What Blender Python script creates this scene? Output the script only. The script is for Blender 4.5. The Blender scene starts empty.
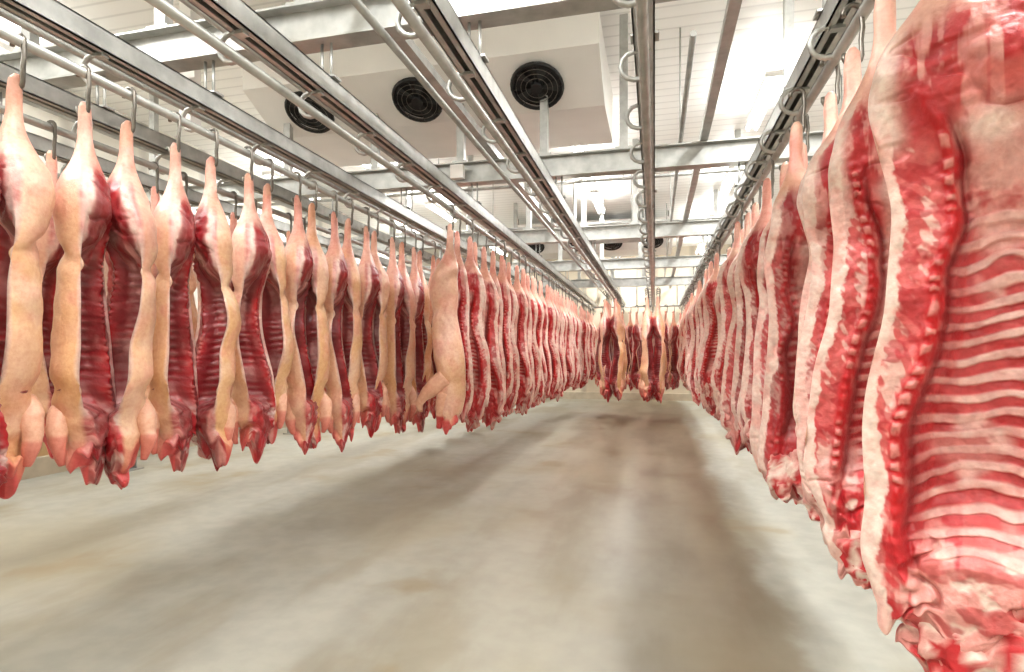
import bpy, math, random
import numpy as np
random.seed(4)
R=random.Random(11)
CAMH=1.45
def lin(c):
    return tuple((x/12.92 if x<=.04045 else ((x+.055)/1.055)**2.4) for x in c)
# ---------------- noise
def hsh(ix,iy,iz,seed):
    h=(ix.astype(np.int64)*73856093)^(iy.astype(np.int64)*19349663)^(iz.astype(np.int64)*83492791)^(seed*2654435)
    h=(h&0xffffffff).astype(np.uint64)
    h=(h^(h>>np.uint64(15)))*np.uint64(2246822519)&np.uint64(0xffffffff)
    h=(h^(h>>np.uint64(13)))*np.uint64(3266489917)&np.uint64(0xffffffff)
    h=h^(h>>np.uint64(16))
    return (h&np.uint64(0xffff)).astype(float)/65535.
def vnoise(x,y,z,seed=0):
    ix=np.floor(x);iy=np.floor(y);iz=np.floor(z)
    fx=x-ix;fy=y-iy;fz=z-iz
    fx=fx*fx*(3-2*fx);fy=fy*fy*(3-2*fy);fz=fz*fz*(3-2*fz)
    r=0
    for a in (0,1):
        for b in (0,1):
            for c in (0,1):
                w=(fx if a else 1-fx)*(fy if b else 1-fy)*(fz if c else 1-fz)
                r=r+w*hsh(ix+a,iy+b,iz+c,seed)
    return r
def fbm(x,y,z,seed=0,o=3):
    r=0;amp=.5;tot=0
    for i in range(o):
        r=r+amp*vnoise(x*2**i+i*7.3,y*2**i,z*2**i,seed+i);tot+=amp;amp*=.5
    return r/tot
def sst(e0,e1,x):
    t=np.clip((x-e0)/(e1-e0),0,1);return t*t*(3-2*t)
# ---------------- materials
def mat(name):
    m=bpy.data.materials.new(name);m.use_nodes=True
    nt=m.node_tree;b=nt.nodes['Principled BSDF'];return m,nt,b
def simple(name,col,rough=.5,metal=0,noise=0,nscale=8,bump=0):
    m,nt,b=mat(name);c=lin(col)
    b.inputs['Roughness'].default_value=rough;b.inputs['Metallic'].default_value=metal
    n=nt.nodes.new('ShaderNodeTexNoise');n.inputs['Scale'].default_value=nscale;n.inputs['Detail'].default_value=6
    tc=nt.nodes.new('ShaderNodeTexCoord');nt.links.new(tc.outputs['Object'],n.inputs['Vector'])
    r=nt.nodes.new('ShaderNodeValToRGB');nt.links.new(n.outputs['Fac'],r.inputs[0])
    r.color_ramp.elements[0].position=.3;r.color_ramp.elements[1].position=.7
    r.color_ramp.elements[0].color=(*[x*(1-noise) for x in c],1);r.color_ramp.elements[1].color=(*[min(1,x*(1+noise)) for x in c],1)
    nt.links.new(r.outputs[0],b.inputs['Base Color'])
    if bump:
        bp=nt.nodes.new('ShaderNodeBump');bp.inputs['Strength'].default_value=bump;bp.inputs['Distance'].default_value=.01
        nt.links.new(n.outputs['Fac'],bp.inputs['Height']);nt.links.new(bp.outputs[0],b.inputs['Normal'])
    return m
def meatmat():
    m,nt,b=mat('pork_flesh')
    a=nt.nodes.new('ShaderNodeAttribute');a.attribute_name='Col'
    tc=nt.nodes.new('ShaderNodeTexCoord')
    n=nt.nodes.new('ShaderNodeTexNoise');n.inputs['Scale'].default_value=38;n.inputs['Detail'].default_value=8;n.inputs['Roughness'].default_value=.65
    nt.links.new(tc.outputs['Object'],n.inputs['Vector'])
    r=nt.nodes.new('ShaderNodeValToRGB');nt.links.new(n.outputs['Fac'],r.inputs[0])
    r.color_ramp.elements[0].position=.3;r.color_ramp.elements[0].color=(.86,.70,.68,1)
    r.color_ramp.elements[1].position=.62;r.color_ramp.elements[1].color=(1,1,1,1)
    mx=nt.nodes.new('ShaderNodeMix');mx.data_type='RGBA';mx.blend_type='MULTIPLY';mx.inputs[0].default_value=1
    nt.links.new(a.outputs['Color'],mx.inputs[6]);nt.links.new(r.outputs[0],mx.inputs[7])
    nt.links.new(mx.outputs[2],b.inputs['Base Color'])
    b.inputs['Roughness'].default_value=.32
    b.inputs['Specular IOR Level'].default_value=.5
    bp=nt.nodes.new('ShaderNodeBump');bp.inputs['Strength'].default_value=.65;bp.inputs['Distance'].default_value=.006
    nt.links.new(n.outputs['Fac'],bp.inputs['Height']);nt.links.new(bp.outputs[0],b.inputs['Normal'])
    return m
MEAT=meatmat()
GALV=simple('galvanised_steel',(.68,.685,.67),.38,.5,.2,9,.08)
STEEL=simple('hook_steel',(.48,.46,.43),.32,.8,.15,20)
WHITE=simple('white_enamel',(.95,.945,.93),.45,0,.03,3)
DARK=simple('fan_black',(.05,.055,.06),.5,0,.2,6)
CABLE=simple('cable_plastic',(.9,.9,.88),.5,0,.03)
CONC=simple('concrete_curb',(.74,.70,.62),.6,0,.12,5,.2)
BEIGE=simple('beige_panel',(.72,.60,.44),.5,0,.1,2)
BLUE=simple('sign_blue',(.12,.25,.6),.5);RED=simple('sign_red',(.8,.12,.12),.5)
# ---------------- mesh builder
class MB:
    def __init__(s): s.v=[];s.f=[];s.m=[];s.sm=[]
    def box(s,x0,x1,y0,y1,z0,z1,mi=0):
        o=len(s.v)
        s.v+=[(x,y,z) for x in(x0,x1) for y in(y0,y1) for z in(z0,z1)]
        for q in ((0,1,3,2),(4,6,7,5),(0,4,5,1),(2,3,7,6),(0,2,6,4),(1,5,7,3)):
            s.f.append(tuple(o+i for i in q));s.m.append(mi);s.sm.append(False)
    def tube(s,pts,r,n=8,mi=0,closed=False):
        pts=[np.array(p,float) for p in pts];k=len(pts)
        rs=r if hasattr(r,'__len__') else [r]*k
        o=len(s.v);prev=None
        for i,p in enumerate(pts):
            if closed: d=pts[(i+1)%k]-pts[i-1]
            else: d=pts[min(i+1,k-1)]-pts[max(i-1,0)]
            d=d/(np.linalg.norm(d)+1e-9)
            if prev is None:
                u=np.cross(d,(0,0,1) if abs(d[2])<.9 else (0,1,0))
            else: u=prev-d*np.dot(prev,d)
            u=u/np.linalg.norm(u);prev=u;w=np.cross(d,u)
            for j in range(n):
                a=2*math.pi*j/n
                s.v.append(tuple(p+rs[i]*(math.cos(a)*u+math.sin(a)*w)))
        for i in range(k if closed else k-1):
            for j in range(n):
                i2=(i+1)%k
                s.f.append((o+i*n+j,o+i*n+(j+1)%n,o+i2*n+(j+1)%n,o+i2*n+j));s.m.append(mi);s.sm.append(True)
        if not closed:
            s.f.append(tuple(o+j for j in reversed(range(n))));s.m.append(mi);s.sm.append(False)
            s.f.append(tuple(o+(k-1)*n+j for j in range(n)));s.m.append(mi);s.sm.append(False)
    def prism(s,poly,x0,x1,mi=0):
        o=len(s.v);n=len(poly)
        s.v+=[(x0,y,z) for y,z in poly]+[(x1,y,z) for y,z in poly]
        for j in range(n):
            s.f.append((o+j,o+(j+1)%n,o+n+(j+1)%n,o+n+j));s.m.append(mi);s.sm.append(False)
        s.f.append(tuple(o+j for j in reversed(range(n))));s.m.append(mi);s.sm.append(False)
        s.f.append(tuple(o+n+j for j in range(n)));s.m.append(mi);s.sm.append(False)
    def mesh(s,name,mats):
        me=bpy.data.meshes.new(name);me.from_pydata(s.v,[],s.f)
        for m in mats: me.materials.append(m)
        me.polygons.foreach_set('material_index',s.m);me.polygons.foreach_set('use_smooth',s.sm)
        me.update();return me
    def obj(s,name,mats):
        o=bpy.data.objects.new(name,s.mesh(name,mats));bpy.context.collection.objects.link(o);return o
# ---------------- carcass
fat=(.975,.89,.845);pfat=(.95,.71,.68);meat=(.79,.17,.20);deep=(.62,.09,.13);bone=(.97,.74,.70);rib=(.97,.82,.79)
def C(c): return np.array(lin(c))[None,None,:]
KEY=np.array([ # t, dorsal, ventral, thickness(out), inner bulge
 (0,.012,.012,.012,.010),(.012,.026,.026,.026,.022),(.05,.034,.030,.03,.026),(.09,.030,.030,.030,.026),(.13,.042,.040,.042,.034),
 (.17,.075,.070,.07,.045),(.22,.125,.115,.11,.05),(.29,.152,.145,.135,.04),(.35,.140,.145,.125,.02),
 (.42,.118,.135,.100,.0),(.55,.115,.175,.125,.0),(.66,.120,.190,.145,.0),(.76,.132,.180,.155,.01),
 (.83,.142,.150,.150,.03),(.89,.130,.125,.12,.04),(.935,.11,.11,.09,.035),(.97,.085,.08,.06,.03),(1,.02,.02,.02,.015)])
def prof(t,k,w=.018):
    g=np.linspace(0,1,1001);y=np.interp(g,KEY[:,0],KEY[:,k]);n=int(w*1000)
    yp=np.pad(y,n,mode='edge');ker=np.ones(2*n+1)/(2*n+1)
    ys=np.convolve(yp,ker,'valid')
    ys=np.where(g<.03,y,ys);ys=np.where(g>.985,np.minimum(y,ys),ys)
    return np.interp(t,g,ys)
def carcass(name,nz,nin,nout,L,seed,dark=0,mirror=False,wide=1.0,tan=.5,leg='down',thick=1.0,xsp=.078,bfw=.6,twist=.7):
    t=np.linspace(0,1,nz)
    zz=t*L
    rg=sst(.12,.3,t)
    wd=1+(wide-1)*sst(.10,.26,t)
    a=prof(t,1)*wd;b=prof(t,2)*wd;c=prof(t,3)*(1+(thick-1)*sst(.1,.26,t));ib=prof(t,4)
    a=a*(1+rg*.26*(vnoise(zz*4,0*zz+seed,0*zz,seed)-.5)+.22*sst(.84,.95,t)*(vnoise(zz*22,0*zz,0*zz,seed+3)-.5)*2)
    b=b*(1+rg*.34*(vnoise(zz*5,0*zz+seed,0*zz+4,seed+1)-.5)+.55*sst(.82,.95,t)*(vnoise(zz*18,0*zz,0*zz,seed+5)-.5)*2)
    cx=(.03*np.sin(t*math.pi*1.5+.4)+.05*(vnoise(zz*2.5,0*zz,0*zz,seed+9)-.5))*sst(.1,.3,t)+.03*sst(.8,1,t)
    T=t[:,None]
    s=np.linspace(0,1,nin)[None,:]
    W=(a+b)[:,None]
    Xi=(-a+cx)[:,None]+W*s
    edge=np.sqrt(np.clip(1-np.abs(2*s-1)**3,0,1))
    yo=c[:,None]*np.clip(1-np.abs(2*s-1)**2.4,0,1)**.5
    zi=-T*L+0*s
    S=s+0*T;TT=T+0*s
    xd=W*s
    nw=fbm(zi*6,0*zi+s*0,0*zi+3,seed+90,2)-.5
    xs=(xsp+.012*np.sin(TT*9+seed)+.035*nw)*(1+(wide-1)*.9)
    cav=sst(.36,.44,T)*(1-sst(.76,.84,T))*sst(xs,xs+.07,xd)
    wall=.035+.02*(1-s)
    Yi=-ib[:,None]*edge*(1-cav)+cav*np.clip(yo-wall,0,1)
    Yi-= .03*np.exp(-((TT-.27)/.06)**2-((S-.6)/.22)**2)
    n1=fbm(Xi*14,Yi*14,zi*14,seed+10,4);n2=fbm(Xi*45,Yi*10,zi*30,seed+20,3);n3=fbm(Xi*6,Yi*0,zi*5,seed+30,3)
    n4=fbm(Xi*25,Yi*0,zi*6,seed+40,4)
    n5=fbm(Xi*60,0*Yi,zi*60,seed+45,3)
    n6=fbm(Xi*11,0*Yi,zi*22,seed+46,4)
    period=.038
    ph=zi/period+2.2*fbm(0*xd,0*xd,zi*7,seed+91,3)+.5*n2
    spv=.4+.9*sst(.35,.6,fbm(0*xd,0*xd,zi*12,seed+92,2))
    spm=np.exp(-((xd-xs+.02*(n1-.5))/.014)**2)*sst(.27,.33,TT)*(1-sst(.90,.94,TT))
    Yi-= spm*(.012+.005*np.cos(ph*2*math.pi)*spv+.014*(n1-.5))
    Yi+= .014*np.exp(-((xd-xs-.03)/.009)**2)*sst(.3,.36,TT)*(1-sst(.86,.9,TT))
    rp=(zi-.35*(xd-xs)+1.0*(xd-xs)**2)/.043+1.5*(n3-.5)+.35*(n1-.5)
    ribw=.5+.5*np.cos(rp*2*math.pi)
    ribm=sst(.40,.44,TT)*(1-sst(.80,.85,TT))*sst(xs+.015,xs+.035,xd)*(1-sst(.88,.97,S+.15*(n3-.5)))
    ribs_=sst(.35,.80,ribw+(n1-.5)*.7)
    cover=sst(.48,.62,fbm(Xi*7,0*Xi,zi*6,seed+48,3))   # pleura and fat hiding the ribs in places
    Yi-= ribm*.011*(ribs_-.3)*(.5+1.0*n1)*(1-.75*cover)
    Yi+= (n1-.5)*.036*rg[:,None]*edge
    fd=np.abs(fbm(Xi*5,0*Xi,zi*9,seed+33,3)-.5)
    fold=(1-sst(0,.05,fd))*np.clip((1-sst(.34,.4,TT))*sst(.18,.24,TT)*.7+sst(.78,.84,TT)*(1-sst(.97,1,TT)),0,1)*edge
    Yi+= fold*.014
    def mixc(base,col,m): return base*(1-m[...,None])+C(col)*m[...,None]
    col=C(meat)+0*Xi[...,None]
    col=mixc(col,(.70,.11,.16),sst(.45,.65,n1))
    col=mixc(col,pfat,.6*sst(.5,.68,n2))
    # loin
    lo=(1-sst(xs-.012,xs,xd))*sst(.3,.36,TT)*(1-sst(.88,.93,TT))
    fib=.5+.5*np.cos((zi+.8*xd)/.038*2*math.pi+5*n3)
    col=mixc(col,(.86,.40,.40),lo*.85);col=mixc(col,(.97,.83,.79),lo*sst(.46,.58,n4+.16*(fib-.5))*.85)
    col=mixc(col,(.72,.12,.17),lo*sst(.52,.62,n6+.12*(fib-.5))*.75)
    # ribs
    col=mixc(col,(.84,.33,.35),ribm*.95);col=mixc(col,rib,ribm*ribs_*(.6+.4*sst(.3,.6,n4)))
    col=mixc(col,(.97,.83,.80),ribm*.8*cover)
    col=mixc(col,(.72,.11,.15),ribm*.65*sst(.52,.64,n6)*(1-.6*ribs_))
    col=mixc(col,(.60,.06,.11),ribm*.75*(1-sst(xs+.02,xs+.05+.04*n3,xd)))
    # flank fat
    fl=sst(.34,.38,TT)*(1-sst(.44,.52,TT+.2*(n3-.5)))*sst(.36,.48,S);col=mixc(col,(.97,.78,.75),fl*.85*sst(.3,.5,n1+.1))
    col=mixc(col,fat,sst(.84,.94,S+.1*(n3-.5))*sst(.3,.36,TT)*(1-sst(.82,.88,TT))*.85)
    # ham
    hm=(1-sst(.33,.37,TT))
    col=mixc(col,(.74,.12,.16),hm*sst(.40,.50,n3));col=mixc(col,pfat,hm*sst(.52,.62,n4)*.8)
    hb=np.exp(-((TT-.285)/.05)**2-((S-.62)/.22)**2);col=mixc(col,(.88,.44,.42),np.clip(hb*1.1,0,1)*.8*sst(.35,.5,n1))
    rimm=hm*sst(.16,.2,TT)*np.clip(np.exp(-((S-.08)/.06)**2)+np.exp(-((S-.93)/.07)**2),0,1);col=mixc(col,fat,rimm*.85)
    ae=np.exp(-((TT-.345)/.02)**2-((S-.5)/.13)**2);col=mixc(col,fat,np.clip(ae*1.2,0,1)*.85)
    # spine
    col=mixc(col,(.76,.06,.10),np.clip(spm*1.5,0,1))
    col=mixc(col,bone,sst(.45,.8,spm)*sst(.35,.85,(.5+.5*np.cos(ph*2*math.pi))*spv+1.1*(n1-.5))*.5)
    dl=np.exp(-((xd-xs-.026)/.008)**2)*sst(.3,.36,TT)*(1-sst(.88,.93,TT));col=mixc(col,(.50,.03,.07),dl*.85*sst(.35,.5,n3+.1))
    # shoulder
    sh=sst(.79,.84,TT+.08*(n3-.5));col=mixc(col,(.82,.18,.22),sh*.6);col=mixc(col,pfat,sh*sst(.48,.58,n4)*.85);col=mixc(col,fat,sh*sst(.58,.66,n1)*.9)
    col=mixc(col,(.72,.10,.14),sh*sst(.54,.62,n6)*.7)
    col=mixc(col,(.62,.07,.11),fold*.4)
    bw=(.008+.044*n3)*(1+(wide-1)*.5)*(bfw+.4);bf=(1-sst(bw,bw+.008,xd+.02*(n5-.5)+.02*(n1-.5)))*(1-sst(.9,.95,TT)*.6);col=mixc(col,fat,bf*.95);col=mixc(col,(.97,.70,.67),bf*sst(.5,.7,n1)*.5)
    col=col*(1+(n5-.5)*.28)[...,None]
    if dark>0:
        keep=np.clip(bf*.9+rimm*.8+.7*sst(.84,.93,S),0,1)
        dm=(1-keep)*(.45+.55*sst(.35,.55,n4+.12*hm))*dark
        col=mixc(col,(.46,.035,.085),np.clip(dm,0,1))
    skinA=np.array(lin((.965,.81,.73)));skinB=np.array(lin((.915,.74,.54)));
    def skincol(x,y,z,tt):
        q=fbm(x*4,y*4,z*3,seed+50,3);k=np.clip(tan+.35*(sst(.3,.6,tt)-.5)+(q-.5)*1.7,0,1)[...,None]
        r=skinA*(1-k)+skinB*k
        pk=(sst(.48,.7,fbm(x*9,y*9,z*9,seed+60,3))*.4+.4*(1-sst(.1,.34,tt)))[...,None]
        r=r*(1-pk)+np.array(lin((.94,.65,.60)))*pk
        wp=(sst(.55,.7,fbm(x*7,y*7,z*5,seed+65,3))*.4)[...,None]
        return r*(1-wp)+np.array(lin((.97,.87,.78)))*wp
    sk=skincol(Xi,Yi,zi,TT)
    sm=(1-sst(.155,.21,TT+.06*(n3-.5)-.03*(np.abs(S-.5))))[...,None]
    col=col*(1-sm)+sk*sm
    # outer skin side
    ph_=np.linspace(0,math.pi,nout+2)[1:-1][None,:]
    mid=((b-a)/2+cx)[:,None];hw=W/2
    Xo=mid+hw*np.cos(ph_);Yo=c[:,None]*np.sin(ph_)**.85
    zo=-T*L+0*ph_
    TO=T+0*ph_
    nn=fbm(Xo*9,Yo*9,zo*7,seed+70,3)
    Yo+= (nn-.5)*.035*rg[:,None]
    Yo-= c[:,None]*.20*np.exp(-((TO-.39-.05*np.cos(ph_))/.022)**2)
    Yo-= c[:,None]*.14*np.exp(-((TO-.76)/.025)**2)
    co=skincol(Xo,Yo,zo,TO)
    rag=sst(.90,.96,TO+.1*(nn-.5))[...,None];co=co*(1-rag)+np.array(lin((.85,.34,.34)))*rag
    X=np.concatenate([Xi,Xo],1);Y=np.concatenate([Yi,Yo],1);Z=np.concatenate([zi,zo],1)
    CC=np.concatenate([col,co],1)
    Y=Y-(c*.35)[:,None]+(.08*(vnoise(zz*2,0*zz,0*zz,seed+93)-.5)*rg)[:,None]
    tw=((vnoise(zz*1.3,0*zz,0*zz,seed+94)-.5)*twist*rg)[:,None]
    X,Y=X*np.cos(tw)-Y*np.sin(tw),X*np.sin(tw)+Y*np.cos(tw)
    Z=Z+ .09*sst(.84,.96,np.concatenate([TT,TO],1))*(fbm(X*20,Y*20,Z*0,seed+80,2)-.5)*2
    N=nin+nout
    V=np.stack([X,Y,Z],-1).reshape(-1,3);CV=CC.reshape(-1,3)
    idx=np.arange(nz*N).reshape(nz,N)
    A=idx[:-1,:];B=idx[1:,:];A2=np.roll(A,-1,1);B2=np.roll(B,-1,1)
    F=[tuple(q) for q in np.stack([A,B,B2,A2],-1).reshape(-1,4).tolist()]
    F.append(tuple(idx[0].tolist()));F.append(tuple(reversed(idx[-1].tolist())))
    V=V.tolist();CV=CV.tolist()
    def limb(pts,rs,cf,n=14,flap=False):
        mb=MB();P=[];RR=[];k=len(pts);st=12 if flap else 5
        if flap: n=28
        for i in range(k-1):
            for j in range(st):
                u=j/st
                p0=np.array(pts[max(i-1,0)]);p1=np.array(pts[i]);p2=np.array(pts[i+1]);p3=np.array(pts[min(i+2,k-1)])
                P.append(.5*((2*p1)+(-p0+p2)*u+(2*p0-5*p1+4*p2-p3)*u*u+(-p0+3*p1-3*p2+p3)*u**3));RR.append(rs[i]*(1-u)+rs[i+1]*u)
        P.append(np.array(pts[-1]));RR.append(rs[-1])
        mb.tube(P,RR,n)
        o=len(V)
        q=np.array(mb.v)
        if flap:
            cy=np.repeat(np.array([p[1] for p in P]),n);q[:,1]=cy+(q[:,1]-cy)*.45
            q+= (np.stack([fbm(q[:,0]*22,q[:,1]*22,q[:,2]*22,seed+96+k_,3) for k_ in range(3)],1)-.5)*.06
            f1=fbm(q[:,0]*16,q[:,1]*16,q[:,2]*12,seed+97,4);f2=fbm(q[:,0]*30,q[:,1]*30,q[:,2]*20,seed+98,4)
            cc=np.array(lin((.80,.18,.21)))[None]*np.ones((len(q),1));m1=sst(.48,.58,f1)[:,None];cc=cc*(1-m1)+np.array(lin(pfat))*m1
            m2=sst(.55,.65,f2)[:,None];cc=cc*(1-m2)+np.array(lin(fat))*m2
            CV.extend(cc.tolist())
        else:
            q=q+(fbm(q[:,0]*14,q[:,1]*14,q[:,2]*14,seed+95,2)[:,None]-.5)*.02
            for i in range(len(mb.v)): CV.append(list(cf(i//n/len(P))))
        V.extend(q.tolist())
        for f in mb.f: F.append(tuple(x+o for x in f))
    zs=-.80*L;j=(R.random()-.5)*.04
    skl=np.array(lin((.95,.76,.65)));hoof=np.array(lin((.88,.66,.52)));redc=np.array(lin((.82,.30,.30)))
    if leg=='out':
        limb([(.0,.02,zs+.12),(.10,.05,zs+.03),(.20,.055,zs-.05),(.255,.05,zs-.13),(.25,.04,zs-.20)],[.09,.08,.048,.034,.018],lambda u: skl if u<.9 else hoof)
        limb([(.0,.02,zs-.02),(.03,.03,zs-.14),(.05,.02,zs-.24),(.06,.02,zs-.35)],[.08,.06,.04,.02],lambda u: skl if u<.6 else redc)
    elif leg=='down':
        kx=wide
        limb([(.02,.04,zs+.04),(.06*kx,.05,zs-.04),(.085*kx+j,.05,zs-.12),(.10*kx+j,.04,zs-.20),(.09*kx+j,.03,zs-.28-j)],[.03,.052,.044,.030,.014],lambda u: skl*(1-u*.8)+redc*u*.8 if u>.6 else skl)
    elif leg=='flap':
        limb([(.05,-.03,zs-.10),(.10,-.04,zs-.22),(.12,-.05,zs-.34),(.11,-.05,zs-.44)],[.09,.12,.08,.02],None,flap=True)
        limb([(-.04,-.03,zs-.16),(-.05,-.05,zs-.26),(-.03,-.06,zs-.37)],[.06,.07,.015],None,flap=True)
    if mirror:
        V=[[x,-y,z] for x,y,z in V];F=[tuple(reversed(f)) for f in F]
    me=bpy.data.meshes.new(name);me.from_pydata(V,[],F);me.materials.append(MEAT)
    me.polygons.foreach_set('use_smooth',[True]*len(F))
    at=me.color_attributes.new('Col','FLOAT_COLOR','POINT')
    arr=np.ones((len(V),4),dtype=np.float32);arr[:,:3]=np.clip(np.array(CV),0,1);at.data.foreach_set('color',arr.ravel())
    me.update();me.validate();return me
# hook
hb=MB()
PZ=2.80;FT=2.66
pts=[]
for i in range(9):
    an=math.radians(200-i*220/8);pts.append((.034*math.cos(an),0,PZ-FT+.034*math.sin(an)))
pts+= [(.036,0,.08),(.03,0,.03)]
for i in range(7):
    an=math.radians(0-i*200/6);pts.append((.0+.032*math.cos(an),0,-.03+.035*math.sin(an)))
hb.tube(pts,.010,8)
HOOK=hb.mesh('meat_hook',[STEEL])
def place(me,x,y,rotz,sc=1.0,drop=0.):
    o=bpy.data.objects.new('pork_half_carcass',me);bpy.context.collection.objects.link(o)
    o.location=(x,y,FT);o.rotation_euler=(R.uniform(-.02,.02),R.uniform(-.025,.025),rotz);o.scale=(sc,sc,sc*(1+drop))
    h=bpy.data.objects.new('hook',HOOK);bpy.context.collection.objects.link(h);h.parent=o
    h.scale=(1/sc,1/sc,1/(sc*(1+drop)));h.rotation_euler=(0,0,-rotz)
    return o
LEN=1.9
brightR=[carcass('pork_half_bright_a%d'%i,250,70,26,LEN,100+i*17,.1+.15*(i%4),False,R.uniform(1.15,1.4),.2,leg='flap' if i%2 else 'down',thick=1.1,bfw=R.uniform(.3,1.0),xsp=R.uniform(.066,.086)) for i in range(10)]
brightL=[carcass('pork_half_bright_b%d'%i,200,54,24,LEN,200+i*17,.15+.15*(i%3),True,R.uniform(1.0,1.2),.2,bfw=R.uniform(.3,1.0),xsp=R.uniform(.066,.086)) for i in range(8)]
skinR=carcass('pork_half_skin',230,40,50,LEN,300,0,False,.95,.25,'out',1.1,twist=.3)
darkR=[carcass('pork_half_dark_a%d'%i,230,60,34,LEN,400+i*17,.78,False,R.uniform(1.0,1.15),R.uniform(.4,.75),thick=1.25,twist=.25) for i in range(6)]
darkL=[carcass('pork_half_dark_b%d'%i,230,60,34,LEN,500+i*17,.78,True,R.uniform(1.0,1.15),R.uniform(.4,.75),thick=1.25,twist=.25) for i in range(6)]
near=carcass('pork_half_near',800,350,60,LEN,777,0.0,False,1.5,.15,'flap',thick=1.15,xsp=.066,bfw=.35,twist=.1)
near2=carcass('pork_half_near_b',560,210,40,LEN,801,.12,False,1.35,.15,'flap',thick=1.1,xsp=.072,bfw=.5,twist=.2)
near3=carcass('pork_half_near_c',440,140,40,LEN,835,.2,False,1.35,.15,'flap',thick=1.1,twist=.3)
def ang(vx,vy): return math.atan2(vy,vx)
def rot(v,d):
    r=math.radians(d);return (v[0]*math.cos(r)-v[1]*math.sin(r),v[0]*math.sin(r)+v[1]*math.cos(r))
X1=-2.66;X2=-1.85;X3=-.95;X4=-.05;X5=.80;X0=-3.5
def pair(X,y,i,dr=0):
    for k,(yy,side) in enumerate(((y-.115,'L'),(y+.115,'R'))):
        f=np.array([-X,-min(yy,4.2)*1.0]);f=f/np.linalg.norm(f)   # bellies face the working aisle
        if side=='R': v=rot(f,26+R.uniform(-7,7));me=darkR[(i*5+1)%6]
        else: v=rot(f,-19+R.uniform(-7,7));me=darkL[(i*5)%6 if i%2 else (i+3)%6]
        place(me,X+R.uniform(-.02,.02),yy+R.uniform(-.02,.02),ang(*v),R.uniform(.95,1.01),dr+R.uniform(-.03,.03))
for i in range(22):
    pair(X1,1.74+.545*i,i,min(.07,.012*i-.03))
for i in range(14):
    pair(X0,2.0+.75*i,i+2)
# row 2
place(skinR,X2,5.0,ang(-.97,.12),1.0,.02)
y=5.32;i=0
while y<17.6:
    v=rot((-1,0),R.uniform(-14,18)+12);place(brightL[(i*3+i//5)%8],X2+R.uniform(-.05,.05),y,ang(*v),R.uniform(.93,1.03),.04+R.uniform(-.03,.04));y+=.28;i+=1
# right row
place(near,X5-.085,1.60,ang(.92,-.40),1.0,.07)
place(near2,X5-.07,2.10,ang(.93,-.36),1.0,.04)
place(near3,X5-.04,2.52,ang(.92,-.32),.98,.04)
y=2.92;i=0
while y<17.6:
    v=rot((1,0),-20+R.uniform(-16,14));place(brightR[(i*7+i//4)%10],X5-.02+R.uniform(-.07,.06),y,ang(*v),R.uniform(.92,1.03),.03+R.uniform(-.05,.05));y+=.33;i+=1
# end rows
for X,ys in ((X3,(12.6,12.9,13.25,13.6,14)),(X4,(12.3,12.6,13.0,13.4)),):
    for q in ys:
        place(R.choice(darkR),X+.12,q,ang(.5,-.86),1.05,.10);place(R.choice(darkL),X-.12,q+.05,ang(-.5,-.86),1.05,.10)
for k in range(11):
    xx=-1.5+.2*k
    place(R.choice(darkR if k%2 else darkL),xx,16.6+R.uniform(-.05,.05),ang(.9 if k%2 else -.9,-.5),1.03,.12)
# ---------------- rails
Y0,Y1=-2.4,18.3
BEAMS=[-.2,2.95,5.75,9.1,12.3,15.5]
def rail(x):
    m=MB()
    m.box(x-.05,x-.042,Y0,Y1,2.93,3.04);m.box(x-.05,x+.05,Y0,Y1,3.032,3.04);m.box(x+.042,x+.05,Y0,Y1,2.93,3.04)
    m.box(x-.05,x-.015,Y0,Y1,2.93,2.938);m.box(x+.015,x+.05,Y0,Y1,2.93,2.938)
    m.tube([(x,Y0,PZ),(x,Y1,PZ)],.024,12)
    y=Y0+.3
    while y<Y1:
        p=[(x-.03,y,2.93)]
        for i in range(9):
            an=math.radians(70+i*220/8);p.append((x-.03+.075*math.cos(an)-.01,y,2.865+.07*math.sin(an)))
        p.append((x,y,PZ-.012))
        m.tube(p,.013,8);m.box(x-.03,x+.03,y-.02,y+.02,2.915,2.932)
        y+=.62
    for yb in BEAMS:
        m.tube([(x-.03,yb,3.03),(x-.03,yb,3.25)],.009,6);m.tube([(x+.03,yb,3.03),(x+.03,yb,3.25)],.009,6)
        m.box(x-.07,x+.07,yb-.04,yb+.04,3.04,3.052)
    return m.obj('overhead_meat_rail',[GALV])
for x in (-5.3,-4.4,X0,X1,X2,X3,X4,X5,1.69,2.55): rail(x)
m=MB();m.tube([(-1.75,16.6,PZ),(.7,16.6,PZ)],.024,10)
for x in (-1.6,-.5,.6): m.tube([(x,16.6,PZ),(x,16.6,4.8)],.012,6)
m.obj('overhead_meat_rail',[GALV])
H=4.8
for yb in BEAMS:
    m=MB()
    m.box(-7.18,3.28,yb-.006,yb+.006,3.26,3.46);m.box(-7.18,3.28,yb-.07,yb+.07,3.25,3.262);m.box(-7.18,3.28,yb-.07,yb+.07,3.458,3.47)
    for x in (-6,-4.1,-3,-2.0,-1.1,-.3,1.2,2.6):
        m.box(x-.04,x+.04,yb-.035,yb-.029,3.47,H);m.box(x-.04,x-.034,yb-.03,yb+.03,3.47,H);m.box(x+.034,x+.04,yb-.03,yb+.03,3.47,H);m.box(x-.08,x+.08,yb-.06,yb+.06,3.47,3.49)
    m.obj('steel_cross_beam',[GALV])
for x in (-4.9,-2.55,-1.6,.45):
    m=MB();m.box(x-.035,x+.035,Y0,Y1,3.475,3.485);m.box(x-.035,x-.028,Y0,Y1,3.485,3.54);m.box(x+.028,x+.035,Y0,Y1,3.485,3.54)
    m.obj('support_channel',[GALV])
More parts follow.
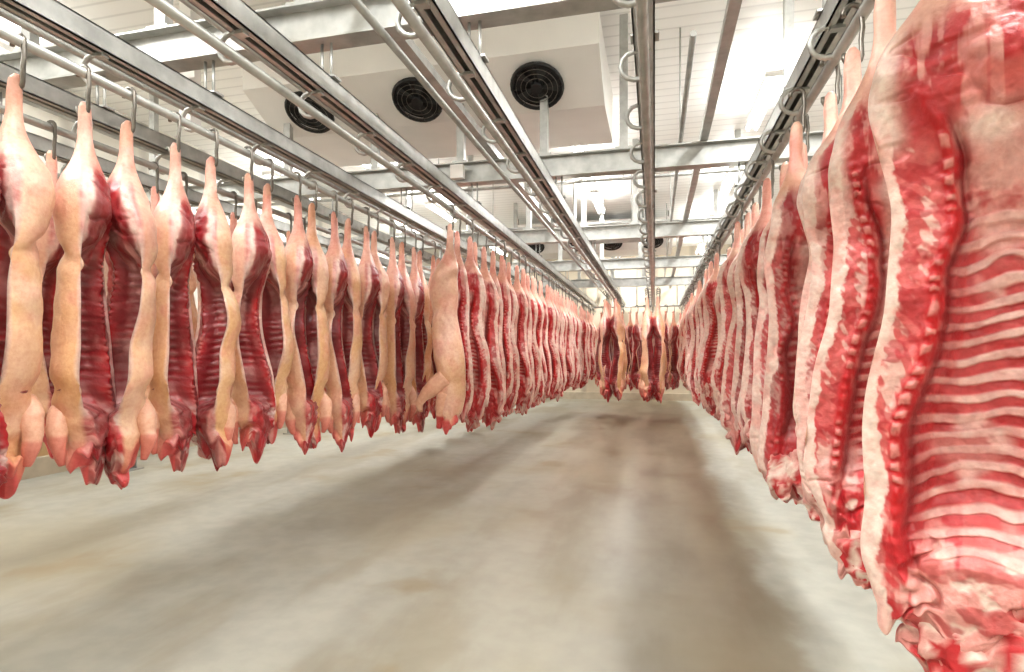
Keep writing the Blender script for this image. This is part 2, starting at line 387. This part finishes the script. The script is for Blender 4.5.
for pp in ([(-1.4,-2,3.15),(-1.4,18,3.15)],[(-3.1,-2,3.12),(-3.1,18,3.12)],[(-2.25,-2,3.2),(-2.25,18,3.2)],[(.25,4,3.6),(.25,18,3.6)],[(-7.1,7.6,3.75),(3.2,7.6,3.75)],[(-7.1,10.4,3.8),(3.2,10.4,3.8)]):
    m=MB();m.tube(pp,.022,8)
    if pp[0][2]>3.5:
        a,b_=np.array(pp[0]),np.array(pp[1])
        for u in (.15,.4,.65,.9):
            q=a+(b_-a)*u;m.tube([tuple(q),(q[0],q[1],H)],.008,6)
    m.obj('conduit_pipe',[GALV])
# ---------------- room
XL,XR,YB,YF=-7.2,3.3,-2.6,18.5
def slab(n,x0,x1,y0,y1,z0,z1,mt):
    m=MB();m.box(x0,x1,y0,y1,z0,z1);return m.obj(n,[mt])
def floormat():
    m,nt,b=mat('damp_shaded_concrete');N=nt.nodes.new;l=nt.links.new
    tc=N('ShaderNodeTexCoord');sp=N('ShaderNodeSeparateXYZ');l(tc.outputs['Object'],sp.inputs[0])
    def noi(sc,dt,ro=.5,vec=None):
        k=N('ShaderNodeTexNoise');k.inputs['Scale'].default_value=sc;k.inputs['Detail'].default_value=dt;k.inputs['Roughness'].default_value=ro;l(vec or tc.outputs['Object'],k.inputs['Vector']);return k
    n=noi(1.1,5);n2=noi(.55,4);n3=noi(7,8)
    mp=N('ShaderNodeMapping');mp.inputs['Scale'].default_value=(1.6,.5,1);l(tc.outputs['Object'],mp.inputs[0]);n4=noi(1.3,6,.5,mp.outputs[0])
    def mr(src,a,b_,c=0,d=1):
        k=N('ShaderNodeMapRange');k.interpolation_type='SMOOTHSTEP';k.inputs[1].default_value=a;k.inputs[2].default_value=b_;k.inputs[3].default_value=c;k.inputs[4].default_value=d;l(src,k.inputs[0]);return k.outputs[0]
    def mth(op,a,b_):
        k=N('ShaderNodeMath');k.operation=op
        for i,q in enumerate((a,b_)):
            if isinstance(q,(int,float)): k.inputs[i].default_value=q
            else: l(q,k.inputs[i])
        return k.outputs[0]
    def mix(f,a,b_,bl='MIX'):
        k=N('ShaderNodeMix');k.data_type='RGBA';k.blend_type=bl
        if isinstance(f,(int,float)): k.inputs[0].default_value=f
        else: l(f,k.inputs[0])
        for i,q in ((6,a),(7,b_)):
            if isinstance(q,tuple): k.inputs[i].default_value=(*lin(q),1)
            else: l(q,k.inputs[i])
        return k.outputs[2]
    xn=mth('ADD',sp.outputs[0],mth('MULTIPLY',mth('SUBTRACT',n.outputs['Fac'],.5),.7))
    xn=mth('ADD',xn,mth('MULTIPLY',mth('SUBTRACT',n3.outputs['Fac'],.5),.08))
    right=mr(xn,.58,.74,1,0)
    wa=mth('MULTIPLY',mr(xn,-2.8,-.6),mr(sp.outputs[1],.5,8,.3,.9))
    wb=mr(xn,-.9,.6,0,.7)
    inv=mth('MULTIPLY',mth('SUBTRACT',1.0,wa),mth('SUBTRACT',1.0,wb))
    wet_shade=mth('MULTIPLY',mth('SUBTRACT',1.0,inv),right)  # damp floor plus shade beside the right row, painted in as darker brown
    base=mix(mr(n3.outputs['Fac'],.3,.7),(.63,.635,.60),(.67,.675,.635))
    base=mix(mr(n2.outputs['Fac'],.45,.62,0,.55),base,(.60,.57,.475))
    base=mix(mr(n4.outputs['Fac'],.48,.66,0,.5),base,(.56,.53,.45))
    base=mix(mr(n.outputs['Fac'],.58,.70,0,.45),base,(.55,.47,.31))
    wet_shade_col=mix(mr(n4.outputs['Fac'],.36,.66),(.52,.475,.38),(.42,.37,.28))
    wet_shade_col=mix(mr(n.outputs['Fac'],.52,.72,0,.5),wet_shade_col,(.36,.30,.20))
    col=mix(mth('MULTIPLY',wet_shade,.85),base,wet_shade_col)
    l(col,b.inputs['Base Color'])
    rr=mr(wet_shade,0,1,.46,.30);l(rr,b.inputs['Roughness'])
    b.inputs['Specular IOR Level'].default_value=.4
    bp=N('ShaderNodeBump');bp.inputs['Strength'].default_value=.03;bp.inputs['Distance'].default_value=.01;l(n.outputs['Fac'],bp.inputs['Height']);l(bp.outputs[0],b.inputs['Normal'])
    return m
def panelmat(name,c,axis,scale,dk=.72,bs=.4):
    m,nt,b=mat(name);N=nt.nodes.new;l=nt.links.new
    tc=N('ShaderNodeTexCoord');w=N('ShaderNodeTexWave');w.bands_direction=axis;w.inputs['Scale'].default_value=scale;w.wave_profile='SIN'
    l(tc.outputs['Object'],w.inputs['Vector'])
    r=N('ShaderNodeValToRGB');l(w.outputs['Fac'],r.inputs[0])
    r.color_ramp.elements[0].position=0;r.color_ramp.elements[0].color=(*[x*dk for x in lin(c)],1)
    r.color_ramp.elements[1].position=.10;r.color_ramp.elements[1].color=(*lin(c),1)
    l(r.outputs[0],b.inputs['Base Color']);b.inputs['Roughness'].default_value=.5
    bp=N('ShaderNodeBump');bp.inputs['Strength'].default_value=bs;bp.inputs['Distance'].default_value=.01;l(w.outputs['Fac'],bp.inputs['Height']);l(bp.outputs[0],b.inputs['Normal'])
    return m
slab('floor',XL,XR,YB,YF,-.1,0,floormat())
slab('ceiling',XL,XR,YB,YF,H,H+.1,panelmat('ceiling_panel',(.98,.98,.965),'Y',1.6,.82,.25))
WP=panelmat('wall_panel',(.93,.92,.88),'Y',.28);WPX=panelmat('wall_panel_x',(.82,.78,.70),'X',.28)
slab('wall_left',XL-.1,XL,YB,YF,0,H,WP);slab('wall_right',XR,XR+.1,YB,YF,0,H,WP)
slab('wall_far',XL-.1,XR+.1,YF,YF+.1,0,H,WPX);slab('wall_near',XL-.1,XR+.1,YB-.1,YB,0,H,WPX)
slab('baseboard_left',XL,XL+.14,YB,YF,0,.22,CONC);slab('baseboard_far',XL,XR,YF-.14,YF,0,.22,CONC);slab('baseboard_right',XR-.14,XR,YB,YF,0,.22,CONC)
slab('trim_1',XL,XL+.03,YB,YF,.22,1.9,BEIGE)
for y in (1.2,5.75,9.1,12.3,15.5):
    m=MB();x=-6.4 if y>2 else -6.2
    m.box(x-.07,x+.07,y-.07,y-.06,0,3.25);m.box(x-.07,x+.07,y+.06,y+.07,0,3.25);m.box(x-.006,x+.006,y-.06,y+.06,0,3.25);m.box(x-.12,x+.12,y-.12,y+.12,0,.015)
    m.obj('steel_column',[GALV])
BLADE=simple('fan_blade',(.2,.21,.21),.4,.3)
def evap(x0,x1,yy,nf,name='ceiling_air_cooler'):
    m=MB()
    m.prism([(yy,4.32),(yy+.6,4.0),(yy+1.75,4.03),(yy+1.75,4.62),(yy,4.62)],x0,x1,0)
    for x in (x0+.1,x1-.1): 
        for y in (yy+.2,yy+1.5): m.tube([(x,y,4.6),(x,y,4.8)],.012,6,2)
    p0=np.array([yy,4.32]);p1=np.array([yy+.6,4.0]);mid=(p0+p1)/2;d=(p1-p0)/np.linalg.norm(p1-p0);nrm=np.array([d[1],-d[0]])
    if nrm[0]>0: nrm=-nrm
    for i in range(nf):
        cx=x0+(x1-x0)*(i+.5)/nf
        def P(r,a,h):
            q=mid+d*(r*math.sin(a))+nrm*h
            return (cx+r*math.cos(a),q[0],q[1])
        K=28;A=[2*math.pi*k/K for k in range(K)]
        m.tube([P(.25,a,.05) for a in A],.022,8,1,True)
        o=len(m.v);m.v+=[P(.25,a,.01) for a in A];m.f.append(tuple(range(o,o+K)));m.m.append(1);m.sm.append(False)
        for r in (.21,.16,.11): m.tube([P(r,a,.075) for a in A],.003,5,2,True)
        for a in (0,math.pi/4,math.pi/2,3*math.pi/4): m.tube([P(.25,a,.07),P(.25,a+math.pi,.07)],.004,5,1)
        m.tube([P(0,0,.01),P(0,0,.09)],.06,12,1)
        for k in range(5):
            a=k*2*math.pi/5;o=len(m.v);m.v+=[P(.06,a,.04),P(.23,a-.2,.03),P(.23,a+.35,.06),P(.06,a+.5,.05)];m.f.append((o,o+1,o+2,o+3));m.m.append(3);m.sm.append(False)
    return m.obj(name,[WHITE,DARK,STEEL,BLADE])
evap(-4.35,-.5,5.3,3)
evap(-3.4,.4,13.6,4)
def coil(x0,x1,y,z0,z1):
    m=MB();n=6
    for i in range(n): 
        z=z0+(z1-z0)*i/(n-1);m.box(x0,x1,y,y+.25,z-.012,z+.012,0)
    m.box(x0,x1,y+.26,y+.3,z0,z1,1);m.box(x0-.03,x0,y,y+.3,z0-.03,4.8,2);m.box(x1,x1+.03,y,y+.3,z0-.03,4.8,2)
    m.obj('louvred_coil_unit',[GALV,DARK,GALV])
coil(-1.5,-.2,10.9,3.6,3.95)
m=MB();m.box(-4.06,-3.94,4.15,4.27,3.46,4.8,0);m.box(-4.13,-3.87,4.12,4.14,3.85,4.3,0);m.box(-4.09,-3.91,4.11,4.12,4.12,4.24,1);m.box(-4.09,-3.98,4.11,4.12,3.95,4.04,2)
m.obj('hanging_warning_sign',[WHITE,BLUE,RED])
m=MB();m.tube([(-1.9+.75*u,2.3+.2*u,4.75-1.35*math.sin(u*1.6)) for u in np.linspace(0,1,14)],.012,6);m.obj('hanging_cable',[CABLE])
m=MB();m.tube([(-2.3+1.9*u,7.2+.3*u,3.95-.3*math.sin(u*3.14)) for u in np.linspace(0,1,16)],.010,6);m.obj('hanging_cable',[CABLE])
for x,y in ((-1.2,2.95),(-.3,2.95),(-2.0,5.75)):
    slab('junction_box',x-.07,x+.07,y-.15,y-.08,3.28,3.42,WHITE)
# ---------------- lights
em,nt,b=mat('lamp_tube');b.inputs['Emission Color'].default_value=(1,.99,.97,1);b.inputs['Emission Strength'].default_value=8
def batten(x,y,p,z=4.45):
    root=MB();root.box(x-.09,x+.09,y-.75,y+.75,z,z+.06,0)
    root.tube([(x,y-.6,z+.06),(x,y-.6,H)],.01,6,0);root.tube([(x,y+.6,z+.06),(x,y+.6,H)],.01,6,0)
    root.tube([(x-.05,y-.72,z-.02),(x-.05,y+.72,z-.02)],.018,8,1);root.tube([(x+.05,y-.72,z-.02),(x+.05,y+.72,z-.02)],.018,8,1)
    o=root.obj('fluorescent_lamp',[WHITE,em])
    for up in (0,1):
        L=bpy.data.lights.new('lamp_light','AREA');L.shape='RECTANGLE';L.size=.2;L.size_y=1.4;L.energy=p*1.1*(.48 if up else 1);L.color=(1,.985,.965)
        lo=bpy.data.objects.new('lamp_light',L);bpy.context.collection.objects.link(lo);lo.location=(x,y,z+(.08 if up else -.05));lo.parent=o
        if up: lo.rotation_euler=(math.pi,0,0)
for y in (-1.5,1.5,4.4,7.4,10.6,13.9,17): batten(1.25,y,66)
for y in (-1.5,1.2,): batten(-1.4,y,74)
for y in (8.4,11.4,17): batten(-1.1,y,84)
for y in (-1.3,1.8,8.4,11.4,16): batten(-4.4,y,66)
for y in (-1.3,4,9,14): batten(-6.3,y,50)
w=bpy.data.worlds.new('World');bpy.context.scene.world=w;w.use_nodes=True;w.node_tree.nodes['Background'].inputs[0].default_value=(1,1,1,1);w.node_tree.nodes['Background'].inputs[1].default_value=.3
cd=bpy.data.cameras.new('camera');co=bpy.data.objects.new('camera',cd);bpy.context.collection.objects.link(co)
cd.sensor_width=36;cd.lens=570/1024*36;cd.shift_y=18/1024;cd.clip_start=.05
co.location=(0,0,CAMH);co.rotation_euler=(math.radians(90),0,math.atan((655-512)/570))
bpy.context.scene.camera=co
bpy.context.scene.view_settings.view_transform='Standard'
